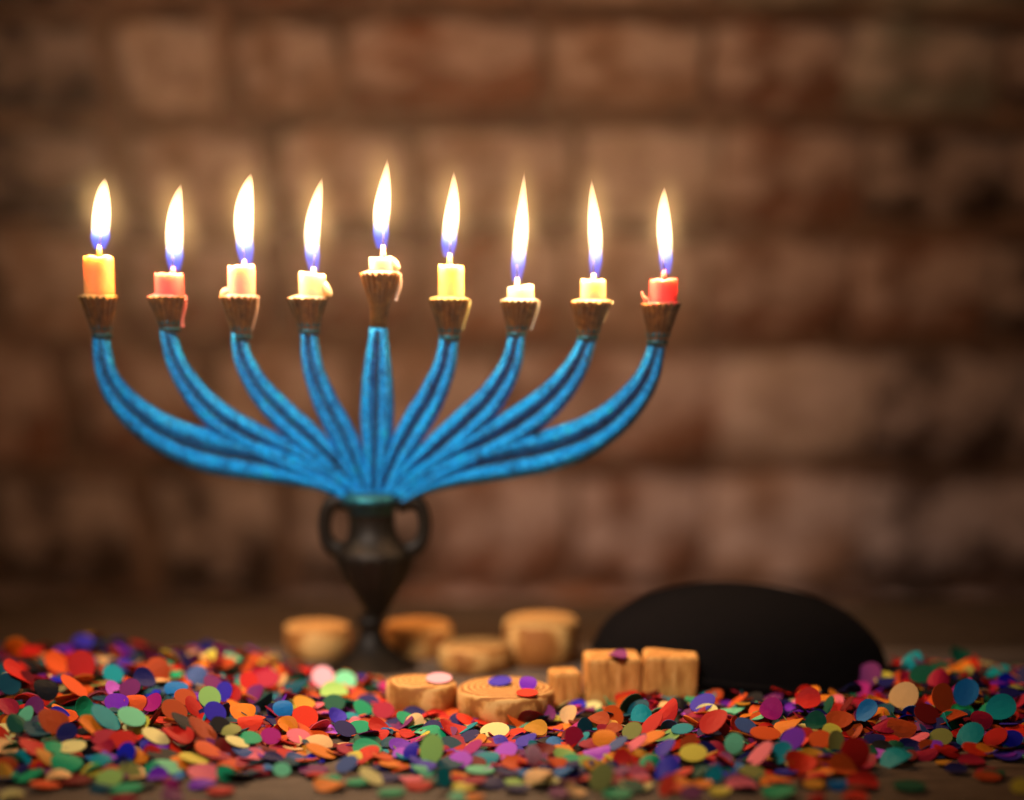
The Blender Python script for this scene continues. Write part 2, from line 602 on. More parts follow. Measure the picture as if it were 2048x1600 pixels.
for ai, a in enumerate(arms):
    rows = catmull([list(map(float, r)) for r in a], 44)
    verts, faces, fm = [], [], []
    n = len(rows)
    cen = [Vector((X(r[0], r[1])[0], 0, X(r[0], r[1])[1])) for r in rows]
    for i, r in enumerate(rows):
        t = (cen[min(i + 1, n - 1)] - cen[max(i - 1, 0)]).normalized()
        s = Vector((t.z, 0, -t.x))
        hw = r[2] * MM * 1.06
        u_end = i / (n - 1)
        deep = 0.0028 if ai != 4 else 0.0034
        dep = deep * (0.95 + 0.35 * math.sin(math.pi * u_end))
        g_open = smooth(0.03, 0.25, u_end)           # groove starts below the cup
        for k in range(SEG):
            an = 2 * math.pi * k / SEG
            u, v = math.cos(an), math.sin(an)
            gv = 0.80 * g_open * math.exp(-(u / 0.31) ** 2)
            ridge = 1 + 0.10 * g_open * math.exp(-((abs(u) - 0.5) / 0.25) ** 2)
            vv = v * (1 - gv) * ridge
            wob = 1 + 0.03 * noise.noise(cen[i] * 300 + Vector((u, v, ai)))
            verts.append(cen[i] + s * (hw * u * wob) + Vector((0, 1, 0)) * (dep * vv * wob))
    for i in range(n - 1):
        for k in range(SEG):
            k2 = (k + 1) % SEG
            faces.append((i * SEG + k, i * SEG + k2, (i + 1) * SEG + k2, (i + 1) * SEG + k))
            um = (math.cos(2 * math.pi * k / SEG) + math.cos(2 * math.pi * k2 / SEG)) / 2
            fm.append(1 if abs(um) < 0.185 and 0.06 < i / n else 0)
    faces += [tuple(reversed(range(SEG))), tuple((n - 1) * SEG + k for k in range(SEG))]
    fm += [0, 0]
    o = link('shaft' if ai == 4 else 'arm', mesh_from('arm', verts, faces, [M_BLUE, M_GROOVE], True, fm), menorah)
    md = o.modifiers.new('smooth', 'SUBSURF')
    md.levels = md.render_levels = 1

# vase body, foot, handles
AX = X(747, 1100)[0]


def prof(rows):
    return [(hw * MM * 0.985, X(747, py)[1]) for py, hw in rows]


def gadroon(r, z, a):
    k = smooth(X(747, 1215)[1], X(747, 1170)[1], z) * (1 - smooth(X(747, 1125)[1], X(747, 1108)[1], z))
    return r * (1 + 0.045 * k * math.cos(14 * a))


vb = prof([(1232, 20), (1226, 25), (1215, 32), (1200, 42), (1180, 56), (1160, 68), (1140, 77), (1126, 82), (1114, 86), (1104, 84),
           (1096, 76), (1088, 68), (1078, 60), (1065, 53), (1045, 50), (1025, 51), (1012, 56), (1006, 58), (1001, 63), (995, 62), (988, 50)])
v_, f_ = lathe(vb, 56, gadroon, (AX, 0))
tb = prof([(1030, 50), (1022, 53), (1014, 58), (1008, 64), (1001, 68), (993, 66), (985, 52)])
v3, f3 = lathe(tb, 48, None, (AX, 0))
link('rim_collar', mesh_from('rim_collar', v3, f3, M_TEAL), menorah)
link('vase_body', mesh_from('vase_body', v_, f_, M_DARK), menorah)
fb = prof([(1337, 104), (1334, 106), (1329, 103), (1322, 90), (1312, 70), (1302, 54), (1290, 40), (1278, 31), (1266, 26), (1256, 24),
           (1250, 27), (1246, 33), (1240, 34), (1235, 28), (1229, 20)])
zb = fb[0][1]
fb[0] = (fb[0][0], 0.0)
fb[1] = (fb[1][0], 0.0006)
v_, f_ = lathe(fb, 48, None, (X(744, 1300)[0], 0))
link('foot', mesh_from('foot', v_, f_, M_DARK), menorah)
for sgn, pts in ((-1, [(700, 1007), (676, 1003), (657, 1014), (649, 1044), (652, 1074), (664, 1094), (684, 1102)]),
                 (1, [(796, 1007), (822, 1003), (841, 1014), (849, 1044), (846, 1074), (834, 1094), (814, 1102)])):
    pp = catmull([[float(a), float(b)] for a, b in pts], 26)
    P3 = [Vector((X(a, b)[0], 0, X(a, b)[1])) for a, b in pp]
    rad = [(18.0 - 3.5 * math.sin(math.pi * i / 25)) * MM for i in range(26)]
    v_, f_ = tube(P3, rad, 12, 0.85)
    link('handle', mesh_from('handle', v_, f_, M_DARK), menorah)

# cups
cups = [  # rim centre x, rim y, rim half width, bottom centre x, bottom y, bottom half width
    (196, 592, 41, 205, 678, 17), (334, 592, 41, 341, 664, 18), (479, 592, 41, 484, 680, 17), (615, 595, 42, 619, 668, 18),
    (761, 545, 42, 757, 670, 18), (899, 597, 42, 899, 682, 18), (1040, 600, 40, 1032, 674, 17), (1183, 602, 43, 1174, 682, 18),
    (1322, 606, 41, 1314, 692, 18)]
CUPS3 = []
for ci, (rx, ry, rh, bx, by, bh) in enumerate(cups):
    x0, z0 = X(bx, by)
    x1, z1 = X(rx, ry)
    hgt = z1 - z0
    R0, R1 = bh * MM, rh * MM
    if ci == 4:
        outer = [(0.0, R0), (0.22, R0 * 1.0), (0.42, R0 * 1.05), (0.58, R0 * 1.35), (0.78, R1 * 0.80), (0.93, R1 * 0.95), (0.99, R1 * 1.0), (1.0, R1 * 0.97)]
    else:
        outer = [(0.0, R0 * 0.92), (0.10, R0 * 1.05), (0.30, R0 + (R1 - R0) * 0.28), (0.60, R0 + (R1 - R0) * 0.58), (0.85, R0 + (R1 - R0) * 0.84), (0.97, R1 * 1.0), (1.0, R1 * 0.99)]
    inner = [(1.0, R1 * 0.86), (0.86, R1 * 0.77), (0.70, R1 * 0.62), (0.62, R1 * 0.3)]
    seg = 72
    verts, faces = [], []
    rows = outer + inner
    for j, (t, r) in enumerate(rows):
        is_out = j < len(outer)
        for k in range(seg):
            an = 2 * math.pi * k / seg
            amp = smooth(0.12, 0.45, t) if ci != 4 else smooth(0.5, 0.75, t)
            rr = r
            zz = z0 + hgt * t
            fl = abs(math.cos(9 * an + ci * 0.4))          # 18 rounded flutes
            if is_out:
                rr = r * (1 - 0.16 * amp * (1 - fl ** 0.7))
                if t >= 0.97:
                    zz -= 0.0007 * (1 - fl ** 0.7)
            cx_ = x0 + (x1 - x0) * t
            verts.append((cx_ + rr * math.cos(an), rr * math.sin(an), zz))
    for j in range(len(rows) - 1):
        for k in range(seg):
            k2 = (k + 1) % seg
            faces.append((j * seg + k, j * seg + k2, (j + 1) * seg + k2, (j + 1) * seg + k))
    faces += [tuple(reversed(range(seg))), tuple((len(rows) - 1) * seg + k for k in range(seg))]
    cup = link('cup', mesh_from('cup', verts, faces, M_CUP), menorah)
    CUPS3.append((x1, z1, R1))
    if ci != 4:    # verdigris collar under the cup
        cb = [(R0 * 0.9, 0), (R0 * 1.12, 0.06), (R0 * 1.10, 0.14), (R0 * 1.02, 0.19), (R0 * 1.22, 0.25), (R0 * 1.26, 0.33), (R0 * 1.16, 0.38)]
        v_, f_ = [], []
        for r, t in cb:
            for k in range(40):
                an = 2 * math.pi * k / 40
                rr = r * (1.05 + 0.04 * math.cos(12 * an))
                v_.append((x0 + (x1 - x0) * t + rr * math.cos(an), rr * math.sin(an), z0 + hgt * (t - 0.02)))
        for j in range(len(cb) - 1):
            for k in range(40):
                k2 = (k + 1) % 40
                f_.append((j * 40 + k, j * 40 + k2, (j + 1) * 40 + k2, (j + 1) * 40 + k))
        f_ += [tuple(reversed(range(40))), tuple((len(cb) - 1) * 40 + k for k in range(40))]
        link('collar', mesh_from('collar', v_, f_, M_TEAL), cup)

# ------------------------------------------------------------------ candles
WAX = {'orange': lin(246, 150, 76), 'coral': lin(240, 96, 92), 'blush': lin(240, 158, 132), 'cream': lin(242, 204, 156),
       'pink': lin(240, 172, 150), 'yellow': lin(242, 206, 116), 'ivory': lin(244, 224, 180), 'peach': lin(242, 192, 136), 'red': lin(236, 74, 72)}
candles = [
    # left, right, top y, colour, wick x, wick foot y, flame root (x,y), flame tip (x,y), widest y, half width, label
    (167, 227, 513, 'orange', 198, 516, (199, 495), (213, 355), 452, 23, 'tall orange candle, leftmost on the menorah'),
    (309, 367, 547, 'coral', 346, 549, (346, 538), (366, 367), 478, 22, 'short coral pink candle, second from the left on the menorah'),
    (455, 510, 531, 'blush', 488, 534, (489, 524), (503, 346), 440, 24, 'pale blush candle with wax lump on its left, third from the left'),
    (597, 651, 546, 'cream', 627, 548, (627, 539), (642, 354), 460, 20, 'short cream candle with wax slump on its right, left of the raised middle cup'),
    (738, 790, 516, 'pink', 766, 518, (766, 494), (771, 316), 420, 21, 'pale pink stub candle in the raised middle cup'),
    (877, 928, 531, 'yellow', 899, 533, (900, 511), (906, 341), 450, 20, 'tall pale yellow candle just right of the raised middle cup'),
    (1015, 1068, 572, 'ivory', 1034, 575, (1034, 560), (1051, 340), 475, 19, 'very short ivory candle with off-centre wick, third from the right'),
    (1161, 1212, 559, 'peach', 1187, 561, (1187, 551), (1187, 356), 470, 18, 'plain pale peach candle, second from the right on the menorah'),
    (1299, 1355, 558, 'red', 1327, 561, (1328, 545), (1331, 373), 465, 19, 'red candle with pale top and wax curl, rightmost on the menorah'),
]
ry_of = [c[1] for c in cups]
for ci, (xl, xr, ty, colname, wx, wy, root, tip, widey, fhw, label) in enumerate(candles):
    cx1, cz1, cR = CUPS3[ci]
    can = bpy.data.objects.new('candle', None)
    COL.objects.link(can)
    can['label'] = label
    can['category'] = 'candle'
    can['group'] = 'lit candles in the menorah cups'
    base_x = X((xl + xr) / 2, ty)[0]
    can.location = (base_x, 0, cz1 - 0.002)
    O = Vector(can.location)
    wax = mat_wax('wax_' + colname, WAX[colname])
    r = (xr - xl) / 2 * MM
    ztop = X(0, ty)[1]
    # wax column
    seg, verts, faces = 36, [], []
    zs = [-0.004, 0.0, 0.0015] + [0.0015 + (ztop - cz1 + 0.0005) * t for t in (0.3, 0.6, 0.85, 0.96, 1.0)]
    x_low = X((xl + xr) / 2, ry_of[ci])[0] - base_x
    rr_ = [0.60, 0.90, 1.0, 0.99, 0.985, 0.985, 0.975, 0.92]
    rng = random.Random(40 + ci)
    offv = Vector((ci * 3.7, 1.3, 0))
    tilt = rng.uniform(-0.10, 0.10)
    for j, z in enumerate(zs):
        for k in range(seg):
            an = 2 * math.pi * k / seg
            q = 1 + 0.03 * noise.noise(Vector((math.cos(an) * 1.5, math.sin(an) * 1.5, z * 250)) + offv)
            dz = tilt * r * math.cos(an) + 0.0006 * noise.noise(Vector((math.cos(an) * 2, math.sin(an) * 2, 9)) + offv) if j > 4 else 0
            verts.append((x_low * max(0, 1 - (z - zs[1]) / (zs[-1] - zs[1])) + r * rr_[j] * q * math.cos(an), r * rr_[j] * q * math.sin(an), z + dz))
    # molten hollow at the top
    for rad2, dz in ((0.75, -0.0004), (0.45, -0.0011), (0.12, -0.0013)):
        for k in range(seg):
            an = 2 * math.pi * k / seg
            verts.append((r * rad2 * math.cos(an), r * rad2 * math.sin(an), zs[-1] + dz + tilt * r * rad2 * math.cos(an)))
    rows_n = len(zs) + 3
    for j in range(rows_n - 1):
        for k in range(seg):
            k2 = (k + 1) % seg
            faces.append((j * seg + k, j * seg + k2, (j + 1) * seg + k2, (j + 1) * seg + k))
    faces += [tuple(reversed(range(seg))), tuple((rows_n - 1) * seg + k for k in range(seg))]
    link('wax_body', mesh_from('wax_body', verts, faces, wax), can)
    # spilt wax lying on the cup's rim
    sp = [(cR * 0.78, 0.0006), (cR * 0.91, 0.0014), (cR * 0.90, 0.0018), (cR * 0.80, 0.0020), (r * 0.8, 0.0025)]
    v_, f_ = [], []
    for j, (q, z) in enumerate(sp):
        for k in range(48):
            an = 2 * math.pi * k / 48
            w = 1 + 0.16 * noise.noise(Vector((math.cos(an) * 2.2, math.sin(an) * 2.2, 4.0)) + offv) * (1 if j < 4 else 0)
            v_.append((cx1 - O.x + q * w * math.cos(an), q * w * math.sin(an), z + 0.0002))
    for j in range(len(sp) - 1):
        for k in range(48):
            k2 = (k + 1) % 48
            f_.append((j * 48 + k, j * 48 + k2, (j + 1) * 48 + k2, (j + 1) * 48 + k))
    f_ += [tuple(reversed(range(48))), tuple((len(sp) - 1) * 48 + k for k in range(48))]
    link('melted_wax', mesh_from('melted_wax', v_, f_, wax), can)

    def lump(name, pts):
        P3 = [Vector((X(a, b)[0], yy, X(a, b)[1])) - O for a, b, _, yy in pts]
        rows = catmull([[p.x, p.y, p.z, q[2] * MM] for p, q in zip(P3, pts)], 14)
        v2, f2 = tube([Vector(q[:3]) for q in rows], [max(q[3] * (0.7 if name == 'wax_drip' else 1.0), 0.0001) for q in rows], 12)
        link(name, mesh_from(name, v2, f2, wax), can)
    if ci == 2:
        lump('wax_lump', [(443, 591, 3, -0.001), (450, 585, 6.5, -0.001), (462, 584, 8, -0.001), (476, 586, 6, -0.001)])
    if ci == 3:
        lump('wax_lump', [(664, 590, 3, -0.001), (658, 584, 7, -0.001), (648, 574, 10, -0.001), (638, 566, 8, -0.001)])
    if ci == 4:
        lump('wax_lump', [(799, 538, 4, -0.001), (791, 531, 9, -0.001), (778, 527, 11, -0.001), (768, 531, 8, -0.001)])
    if ci == 8:
        lump('wax_curl', [(1283, 584, 1.6, -0.002), (1286, 593, 2.4, -0.002), (1294, 601, 3.4, -0.002), (1304, 605, 3, -0.002)])
    drips = {1: [(372, 596, 5, -0.001), (371, 615, 5, -0.001), (366, 640, 4, -0.001), (367, 655, 4.6, -0.001)],
             2: [(517, 596, 3.4, -0.001), (515, 620, 3, -0.001), (508, 648, 2.6, -0.001), (505, 660, 2.6, -0.001)],
             5: [(940, 600, 3.4, -0.001), (937, 618, 3.4, -0.001), (929, 645, 3, -0.001), (926, 660, 2.4, -0.001)],
             6: [(1077, 602, 3.2, -0.001), (1075, 620, 3.2, -0.001), (1067, 645, 2.8, -0.001), (1062, 660, 2.4, -0.001)],
             7: [(1226, 604, 3.4, -0.001), (1218, 612, 3, -0.001), (1212, 630, 2.6, -0.001), (1207, 645, 2.2, -0.001)],
             4: [(800, 548, 5, -0.001), (801, 570, 5, -0.001), (794, 595, 4, -0.001), (793, 602, 4.6, -0.001)]}
    if ci in drips:
        lump('wax_drip', drips[ci])
    # wick: pale waxed foot, charred tip bent inside the flame
    wp = [(wx, wy + 6), (wx + 0.5, (wy + root[1]) / 2), (root[0], root[1] - 4)]
    P3 = [Vector((X(a, b)[0], 0, X(a, b)[1])) - O for a, b in wp]
    v_, f_ = tube(P3, [6.5 * MM, 5.0 * MM, 3.6 * MM], 10)
    wick = link('wick', mesh_from('wick', v_, f_, wax), can)
    bend = rng.uniform(-5, 7)
    wp = [(root[0], root[1] - 2), (root[0] + bend * 0.3, root[1] - 16), (root[0] + bend, root[1] - 32)]
    P3 = [Vector((X(a, b)[0], 0, X(a, b)[1])) - O for a, b in wp]
    v_, f_ = tube(P3, [2.6 * MM, 2.4 * MM, 1.6 * MM], 8)
    link('charred_tip', mesh_from('charred_tip', v_, f_, M_CHAR), wick)
    # flame: a body of glowing gas, leaning with the draught
    rx, rz = X(*root)
    tx, tz = X(*tip)
    kw = (root[1] - widey) / (root[1] - tip[1])
    nrow, seg = 26, 20
    FT = [(2.5, 0.75), (2.3, 0.8), (2.2, 0.78), (2.0, 0.85), (1.65, 0.95), (1.7, 0.9), (1.45, 1.0), (1.7, 0.95), (1.9, 0.85)]

    def flame_body(name, wid, t1, mat, z_low):
        v2, f2 = [], []
        for j in range(nrow):
            t = t1 * j / (nrow - 1)
            if t < kw:
                q = 0.52 + 0.48 * math.sin(math.pi / 2 * min(1, t / kw)) ** 0.9
            else:
                s_ = (t - kw) / (1 - kw)
                q = max(0.02, (1 - s_ ** FT[ci][0]) ** FT[ci][1])
            if t1 < 1:
                e = j / (nrow - 1)
                q *= 1 if e < 0.6 else max(0.72, 1 - 0.6 * (e - 0.6))
            z = rz - z_low + (tz - rz + z_low) * t
            lean = (tx - rx) * (0.25 * t + 0.75 * t * t) + 0.0006 * math.sin(4 * t + ci)
            R = fhw * MM * q * wid
            for k in range(seg):
                an = 2 * math.pi * k / seg
                v2.append((rx + lean + R * math.cos(an) - O.x, R * math.sin(an) - O.y, z - O.z))
        for j in range(nrow - 1):
            for k in range(seg):
                k2 = (k + 1) % seg
                f2.append((j * seg + k, j * seg + k2, (j + 1) * seg + k2, (j + 1) * seg + k))
        f2.extend([tuple(reversed(range(seg))), tuple((nrow - 1) * seg + k for k in range(seg))])
        return mesh_from(name, v2, f2, mat)
    fl = link('flame', flame_body('flame', 0.85, 1.0, M_FLAME, 0.0001), can)
    link('blue_root', flame_body('blue_root', 1.0, 0.28, M_BLUEGAS, 0.0004), fl)
    mc = Vector(((rx + tx) / 2, 0, rz + 0.60 * (tz - rz))) - O  # added glowing ellipsoid, imitates bloom round the flame
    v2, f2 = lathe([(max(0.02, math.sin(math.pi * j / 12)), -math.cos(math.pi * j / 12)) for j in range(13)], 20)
    halo = link('bloom_halo', mesh_from('bloom_halo', [(a_ * fhw * MM * 2.9 + mc.x + (tx - rx) * 0.35 * c_, b_ * fhw * MM * 2.9 + mc.y, c_ * (tz - rz) * 0.72 + mc.z) for a_, b_, c_ in v2], f2, M_HALO), fl)
    ld = bpy.data.lights.new('candle_light', 'POINT')
    ld.energy = FLAME_W
    ld.color = FLAME_RGB
    ld.shadow_soft_size = 0.0024
    lo = bpy.data.objects.new('candle_light', ld)
    COL.objects.link(lo)
    lo.parent = can
    lo.location = Vector(((rx + tx) / 2 - 0.0003, 0, rz + 0.50 * (tz - rz))) - O

# ------------------------------------------------------------------ wooden pieces round the foot
def wood_round(name, label, px, py_top, hw_px, z_top, rot=0.0, tilt=(0, 0), squash=1.0, seg=28, y=None):
    """short round of pale wood standing on the table; px, py_top = centre of its top face"""
    c = on_z(px, py_top, z_top) if y is None else Vector((on_y(px, py_top, y).x, y, z_top))
    R = hw_px / F * (c - CAM).dot(FWD)
    rng = random.Random(name + label)
    rows = [(0.93, 0.0003), (1.0, 0.0012), (1.02, z_top * 0.5), (1.0, z_top - 0.0014), (0.96, z_top - 0.0004), (0.90, z_top), (0.45, z_top + 0.0001), (0.05, z_top + 0.0001)]
    v2, f2 = [], []
    off = Vector((rng.random() * 9, rng.random() * 9, 0))
    for q, z in rows:
        for k in range(seg):
            an = 2 * math.pi * k / seg
            w = q * (1 + 0.05 * noise.noise(Vector((math.cos(an), math.sin(an), 0)) * 1.3 + off))
            v2.append((R * w * math.cos(an), R * w * squash * math.sin(an), z))
    for j in range(len(rows) - 1):
        for k in range(seg):
            k2 = (k + 1) % seg
            f2.append((j * seg + k, j * seg + k2, (j + 1) * seg + k2, (j + 1) * seg + k))
    f2.extend([tuple(reversed(range(seg))), tuple((len(rows) - 1) * seg + k for k in range(seg))])
    o = link(name, mesh_from(name, v2, f2, M_ROUND), label=label, category='wood piece', group='pale wooden pieces round the menorah foot')
    o.location = (c.x, c.y, 0)
    o.rotation_euler = (tilt[0], tilt[1], rot)
    return o, c, R


def wood_block(label, x0, x1, py_top, z_top, depth, rot):
    a, b = on_z(x0, py_top, z_top), on_z(x1, py_top, z_top)
    bm = bmesh.new()
    bmesh.ops.create_cube(bm, size=1)
    bmesh.ops.scale(bm, vec=(b.x - a.x, depth, z_top), verts=bm.verts)
    bmesh.ops.bevel(bm, geom=bm.edges[:], offset=0.0016, segments=4, affect='EDGES', profile=0.5)
    m = bpy.data.meshes.new('wooden_block')
    bm.to_mesh(m)
    bm.free()
    m.materials.append(M_PALEWOOD)
    o = link('wooden_block', m, label=label, category='wood piece', group='pale wooden pieces round the menorah foot')
    o.location = ((a.x + b.x) / 2, a.y + depth / 2, z_top / 2)
    o.rotation_euler = (0, 0, rot)
    return o, Vector(((a.x + b.x) / 2, a.y + depth / 2, 0)), max(b.x - a.x, depth) * 0.55


WOOD = []
WOOD.append(wood_round('wooden_round', 'round of pale wood with purple and red confetti on its top', 1012, 1374, 96, 0.0085, 0.3, squash=1.2))
WOOD.append(wood_round('wooden_round', 'small round of pale wood with a pink confetti disc on top', 843, 1361, 63, 0.0090, 1.0, squash=1.2))
WOOD.append(wood_round('wooden_round', 'round of pale wood behind the left side of the menorah foot', 636, 1286, 64, 0.0105, 0.5, squash=1.1, y=0.022))
WOOD.append(wood_round('wooden_round', 'round of pale wood behind the right side of the menorah foot', 838, 1290, 74, 0.0105, 2.0, squash=0.9, y=0.026))
WOOD.append(wood_round('wooden_round', 'tall round of pale wood at the back right of the menorah foot', 1082, 1285, 88, 0.0140, 1.4, squash=0.85, y=0.013))
WOOD.append(wood_round('wooden_round', 'low round of pale wood between the two rounds right of the menorah foot', 950, 1318, 78, 0.0085, 0.9, squash=0.9, y=-0.004))
WOOD.append(wood_block('square wooden block in front of the black cap, left one of two', 1172, 1284, 1318, 0.0145, 0.017, 0.06))
WOOD.append(wood_block('square wooden block in front of the black cap, right one of two', 1290, 1402, 1314, 0.0150, 0.017, -0.05))
WOOD.append(wood_block('small wooden block beside the round with purple and red confetti', 1100, 1160, 1345, 0.0105, 0.010, 0.2))

# ------------------------------------------------------------------ black cap
capc = on_z(1500, 1395, 0.0)
capc.y += 0.030
cap = bpy.data.objects.new('skullcap', None)
COL.objects.link(cap)
cap['label'] = 'round black cloth skullcap lying on the table right of the menorah'
cap['category'] = 'cap'
CR = 0.0535
rows, seg = 16, 60
v_, f_ = [], []
for j in range(rows + 1):
    a = math.pi / 2 * j / rows
    for k in range(seg):
        an = 2 * math.pi * k / seg
        seam = 1 - 0.018 * math.exp(-(((an % (math.pi / 3)) - math.pi / 6) / 0.06) ** 2)
        q = math.cos(a) ** 0.92
        z = 0.0245 * math.sin(a) ** 1.0
        R = CR * max(q, 0.004) * seam * (1 + 0.03 * noise.noise(Vector((math.cos(an), math.sin(an), a)) * 1.4))
        v_.append((R * math.cos(an), R * 0.85 * math.sin(an), z + 0.0006 * math.cos(a) * noise.noise(Vector((math.cos(an) * 2, math.sin(an) * 2, a * 2)))))
for j in range(rows):
    for k in range(seg):
        k2 = (k + 1) % seg
        f_.append((j * seg + k, j * seg + k2, (j + 1) * seg + k2, (j + 1) * seg + k))
f_.append(tuple(rows * seg + k for k in range(seg)))
crown = link('crown', mesh_from('crown', v_, f_, M_CLOTH), cap)
sm = crown.modifiers.new('thickness', 'SOLIDIFY')
sm.thickness = 0.0012
pts = [Vector((CR * 1.005 * math.cos(2 * math.pi * k / 72), CR * 0.855 * math.sin(2 * math.pi * k / 72), 0.0012)) for k in range(73)]
v_, f_ = [], []
for k in range(72):
    an = 2 * math.pi * k / 72
    for s in range(8):
        b = 2 * math.pi * s / 8
        rr = 0.0013
        v_.append(((CR + rr * math.cos(b)) * math.cos(an), (CR * 0.85 + rr * math.cos(b)) * math.sin(an), 0.0016 + rr * math.sin(b)))
for k in range(72):
    for s in range(8):
        f_.append((k * 8 + s, ((k + 1) % 72) * 8 + s, ((k + 1) % 72) * 8 + (s + 1) % 8, k * 8 + (s + 1) % 8))
link('hem', mesh_from('hem', v_, f_, M_CLOTH), cap)
cap.location = (capc.x, capc.y, 0.001)
cap.rotation_euler = (0, math.radians(4), math.radians(-12))
cap.location.z = 0.001 + CR * math.sin(math.radians(4)) * 0.95

# ------------------------------------------------------------------ confetti
CC = {
    'red': (206, 26, 16), 'scarlet': (236, 48, 16), 'crimson': (170, 18, 50), 'dark red': (120, 10, 10), 'vermilion': (230, 84, 20),
    'rust': (184, 66, 16), 'orange': (246, 132, 24), 'amber': (214, 140, 30), 'peach': (250, 190, 120), 'cream': (246, 226, 140),
    'yellow': (232, 206, 70), 'olive': (150, 146, 70), 'lime': (160, 196, 96), 'mint': (120, 206, 150), 'emerald': (16, 160, 104),
    'dark green': (10, 84, 58), 'teal': (0, 146, 150), 'dark teal': (0, 72, 84), 'sky blue': (10, 110, 170), 'blue': (20, 24, 176),
    'navy': (22, 20, 84), 'indigo': (66, 46, 170), 'purple': (124, 32, 180), 'lilac': (204, 90, 214), 'plum': (124, 36, 96),
    'magenta': (186, 26, 116), 'pink': (246, 110, 122), 'pale pink': (246, 170, 176), 'slate': (70, 92, 140), 'black': (16, 14, 20)}
CM = {k: mat_paper('paper_' + k.replace(' ', '_'), lin(*v)) for k, v in CC.items()}
FILL = ['red'] * 6 + ['scarlet'] * 3 + ['crimson'] * 3 + ['dark red'] * 3 + ['vermilion'] * 4 + ['rust'] * 4 + ['orange'] * 4 + ['amber'] * 2 + ['cream'] * 2 + \
    ['black', 'navy', 'dark red', 'dark green', 'dark teal', 'plum'] * 2 + ['yellow', 'olive', 'lime', 'mint', 'emerald', 'emerald', 'dark green', 'dark green', 'teal', 'teal', 'dark teal', 'dark teal', 'sky blue', 'blue', 'navy', 'navy', 'navy',  # extra dark colours imitate shade in the gaps between discs
     'indigo', 'purple', 'purple', 'lilac', 'plum', 'plum', 'magenta', 'pink', 'slate', 'black', 'peach']


def disc_geo(bend, seg=18, th=0.055):
    """unit-radius paper disc, slightly curled, with thickness"""
    v2, f2 = [], []
    def zc(x, y):
        return bend * (x * x - 0.25) + 0.35 * bend * x * y
    rings = ((0.0, 1), (0.55, seg), (0.96, seg), (1.0, seg))
    for side in (1, -1):
        v2.append((0, 0, zc(0, 0) + side * th / 2))
        for r_ in (0.55, 1.0):
            for k in range(seg):
                an = 2 * math.pi * k / seg
                x, y = r_ * math.cos(an), r_ * math.sin(an)
                v2.append((x, y, zc(x, y) + side * th / 2))
    n1 = 1 + 2 * seg
    for s, base in ((1, 0), (-1, n1)):
        for k in range(seg):
            k2 = (k + 1) % seg
            t = [(base, base + 1 + k, base + 1 + k2), (base + 1 + k, base + 1 + seg + k, base + 1 + seg + k2, base + 1 + k2)]
            for q in t:
                f2.append(q if s == 1 else tuple(reversed(q)))
    for k in range(seg):
        k2 = (k + 1) % seg
        f2.append((1 + seg + k, n1 + 1 + seg + k, n1 + 1 + seg + k2, 1 + seg + k2))
    return v2, f2


GEO = [disc_geo(b) for b in (0.0, 0.14, -0.16, 0.30, -0.34)]
MESH_CACHE = {}


def disc_mesh(color, g):
    key = (color, g)
    if key not in MESH_CACHE:
        MESH_CACHE[key] = mesh_from('confetti_disc', GEO[g][0], GEO[g][1], CM[color], False)
    return MESH_CACHE[key]


# heap of confetti: height field over the table
edge_px = [(-400, 1590), (0, 1572), (200, 1578), (450, 1566), (560, 1540), (700, 1530), (790, 1536), (900, 1560), (1050, 1572), (1300, 1576),
           (1500, 1572), (1620, 1562), (1720, 1530), (1850, 1512), (2048, 1512), (2450, 1530)]
EDGE = sorted((on_z(a, b).x, on_z(a, b).y) for a, b in edge_px)
top_px = [(-400, 0.010), (0, 0.010), (250, 0.0105), (450, 0.009), (560, 0.007), (680, 0.004), (800, 0.0015), (1000, 0.0012), (1150, 0.002), (1220, 0.004),
          (1400, 0.006), (1600, 0.007), (1800, 0.009), (1900, 0.0105), (2048, 0.0085), (2450, 0.009)]
back_px = [(-400, 0.012), (0, 0.012), (450, 0.010), (560, -0.002), (640, -0.020), (760, -0.030), (900, -0.072), (1150, -0.060), (1250, -0.046),
           (1430, -0.030), (1560, -0.050), (1700, -0.040), (1790, -0.030), (1900, -0.014), (2048, -0.022), (2450, -0.02)]
XS = lambda px: (px - 745) * 0.000172
TOP = [(XS(a), b) for a, b in top_px]
BACK = [(XS(a), b) for a, b in back_px]


def heap(x, y):
    e = lerp_table(EDGE, x, 1)
    b = lerp_table(BACK, x, 1)
    t = lerp_table(TOP, x, 1)
    f = smooth(e - 0.004, e + 0.060, y) * (1 - smooth(b - 0.012, b + 0.004, y))
    n_ = 0.85 + 0.45 * noise.noise(Vector((x * 45, y * 45, 2.0)))
    return t * f * n_


def blocked(x, y, pad=0.0):
    for _, c, R in WOOD:
        if (x - c.x) ** 2 + (y - c.y) ** 2 < (R + pad) ** 2:
            return True
    if (x - AX) ** 2 + y * y < (0.0178 + pad) ** 2:
        return True
    if ((x - capc.x) / (CR + pad)) ** 2 + ((y - capc.y) / (CR * 0.85 + pad)) ** 2 < 1:
        return True
    return False


HERO = []   # (centre, normal, radius, colour, geometry)


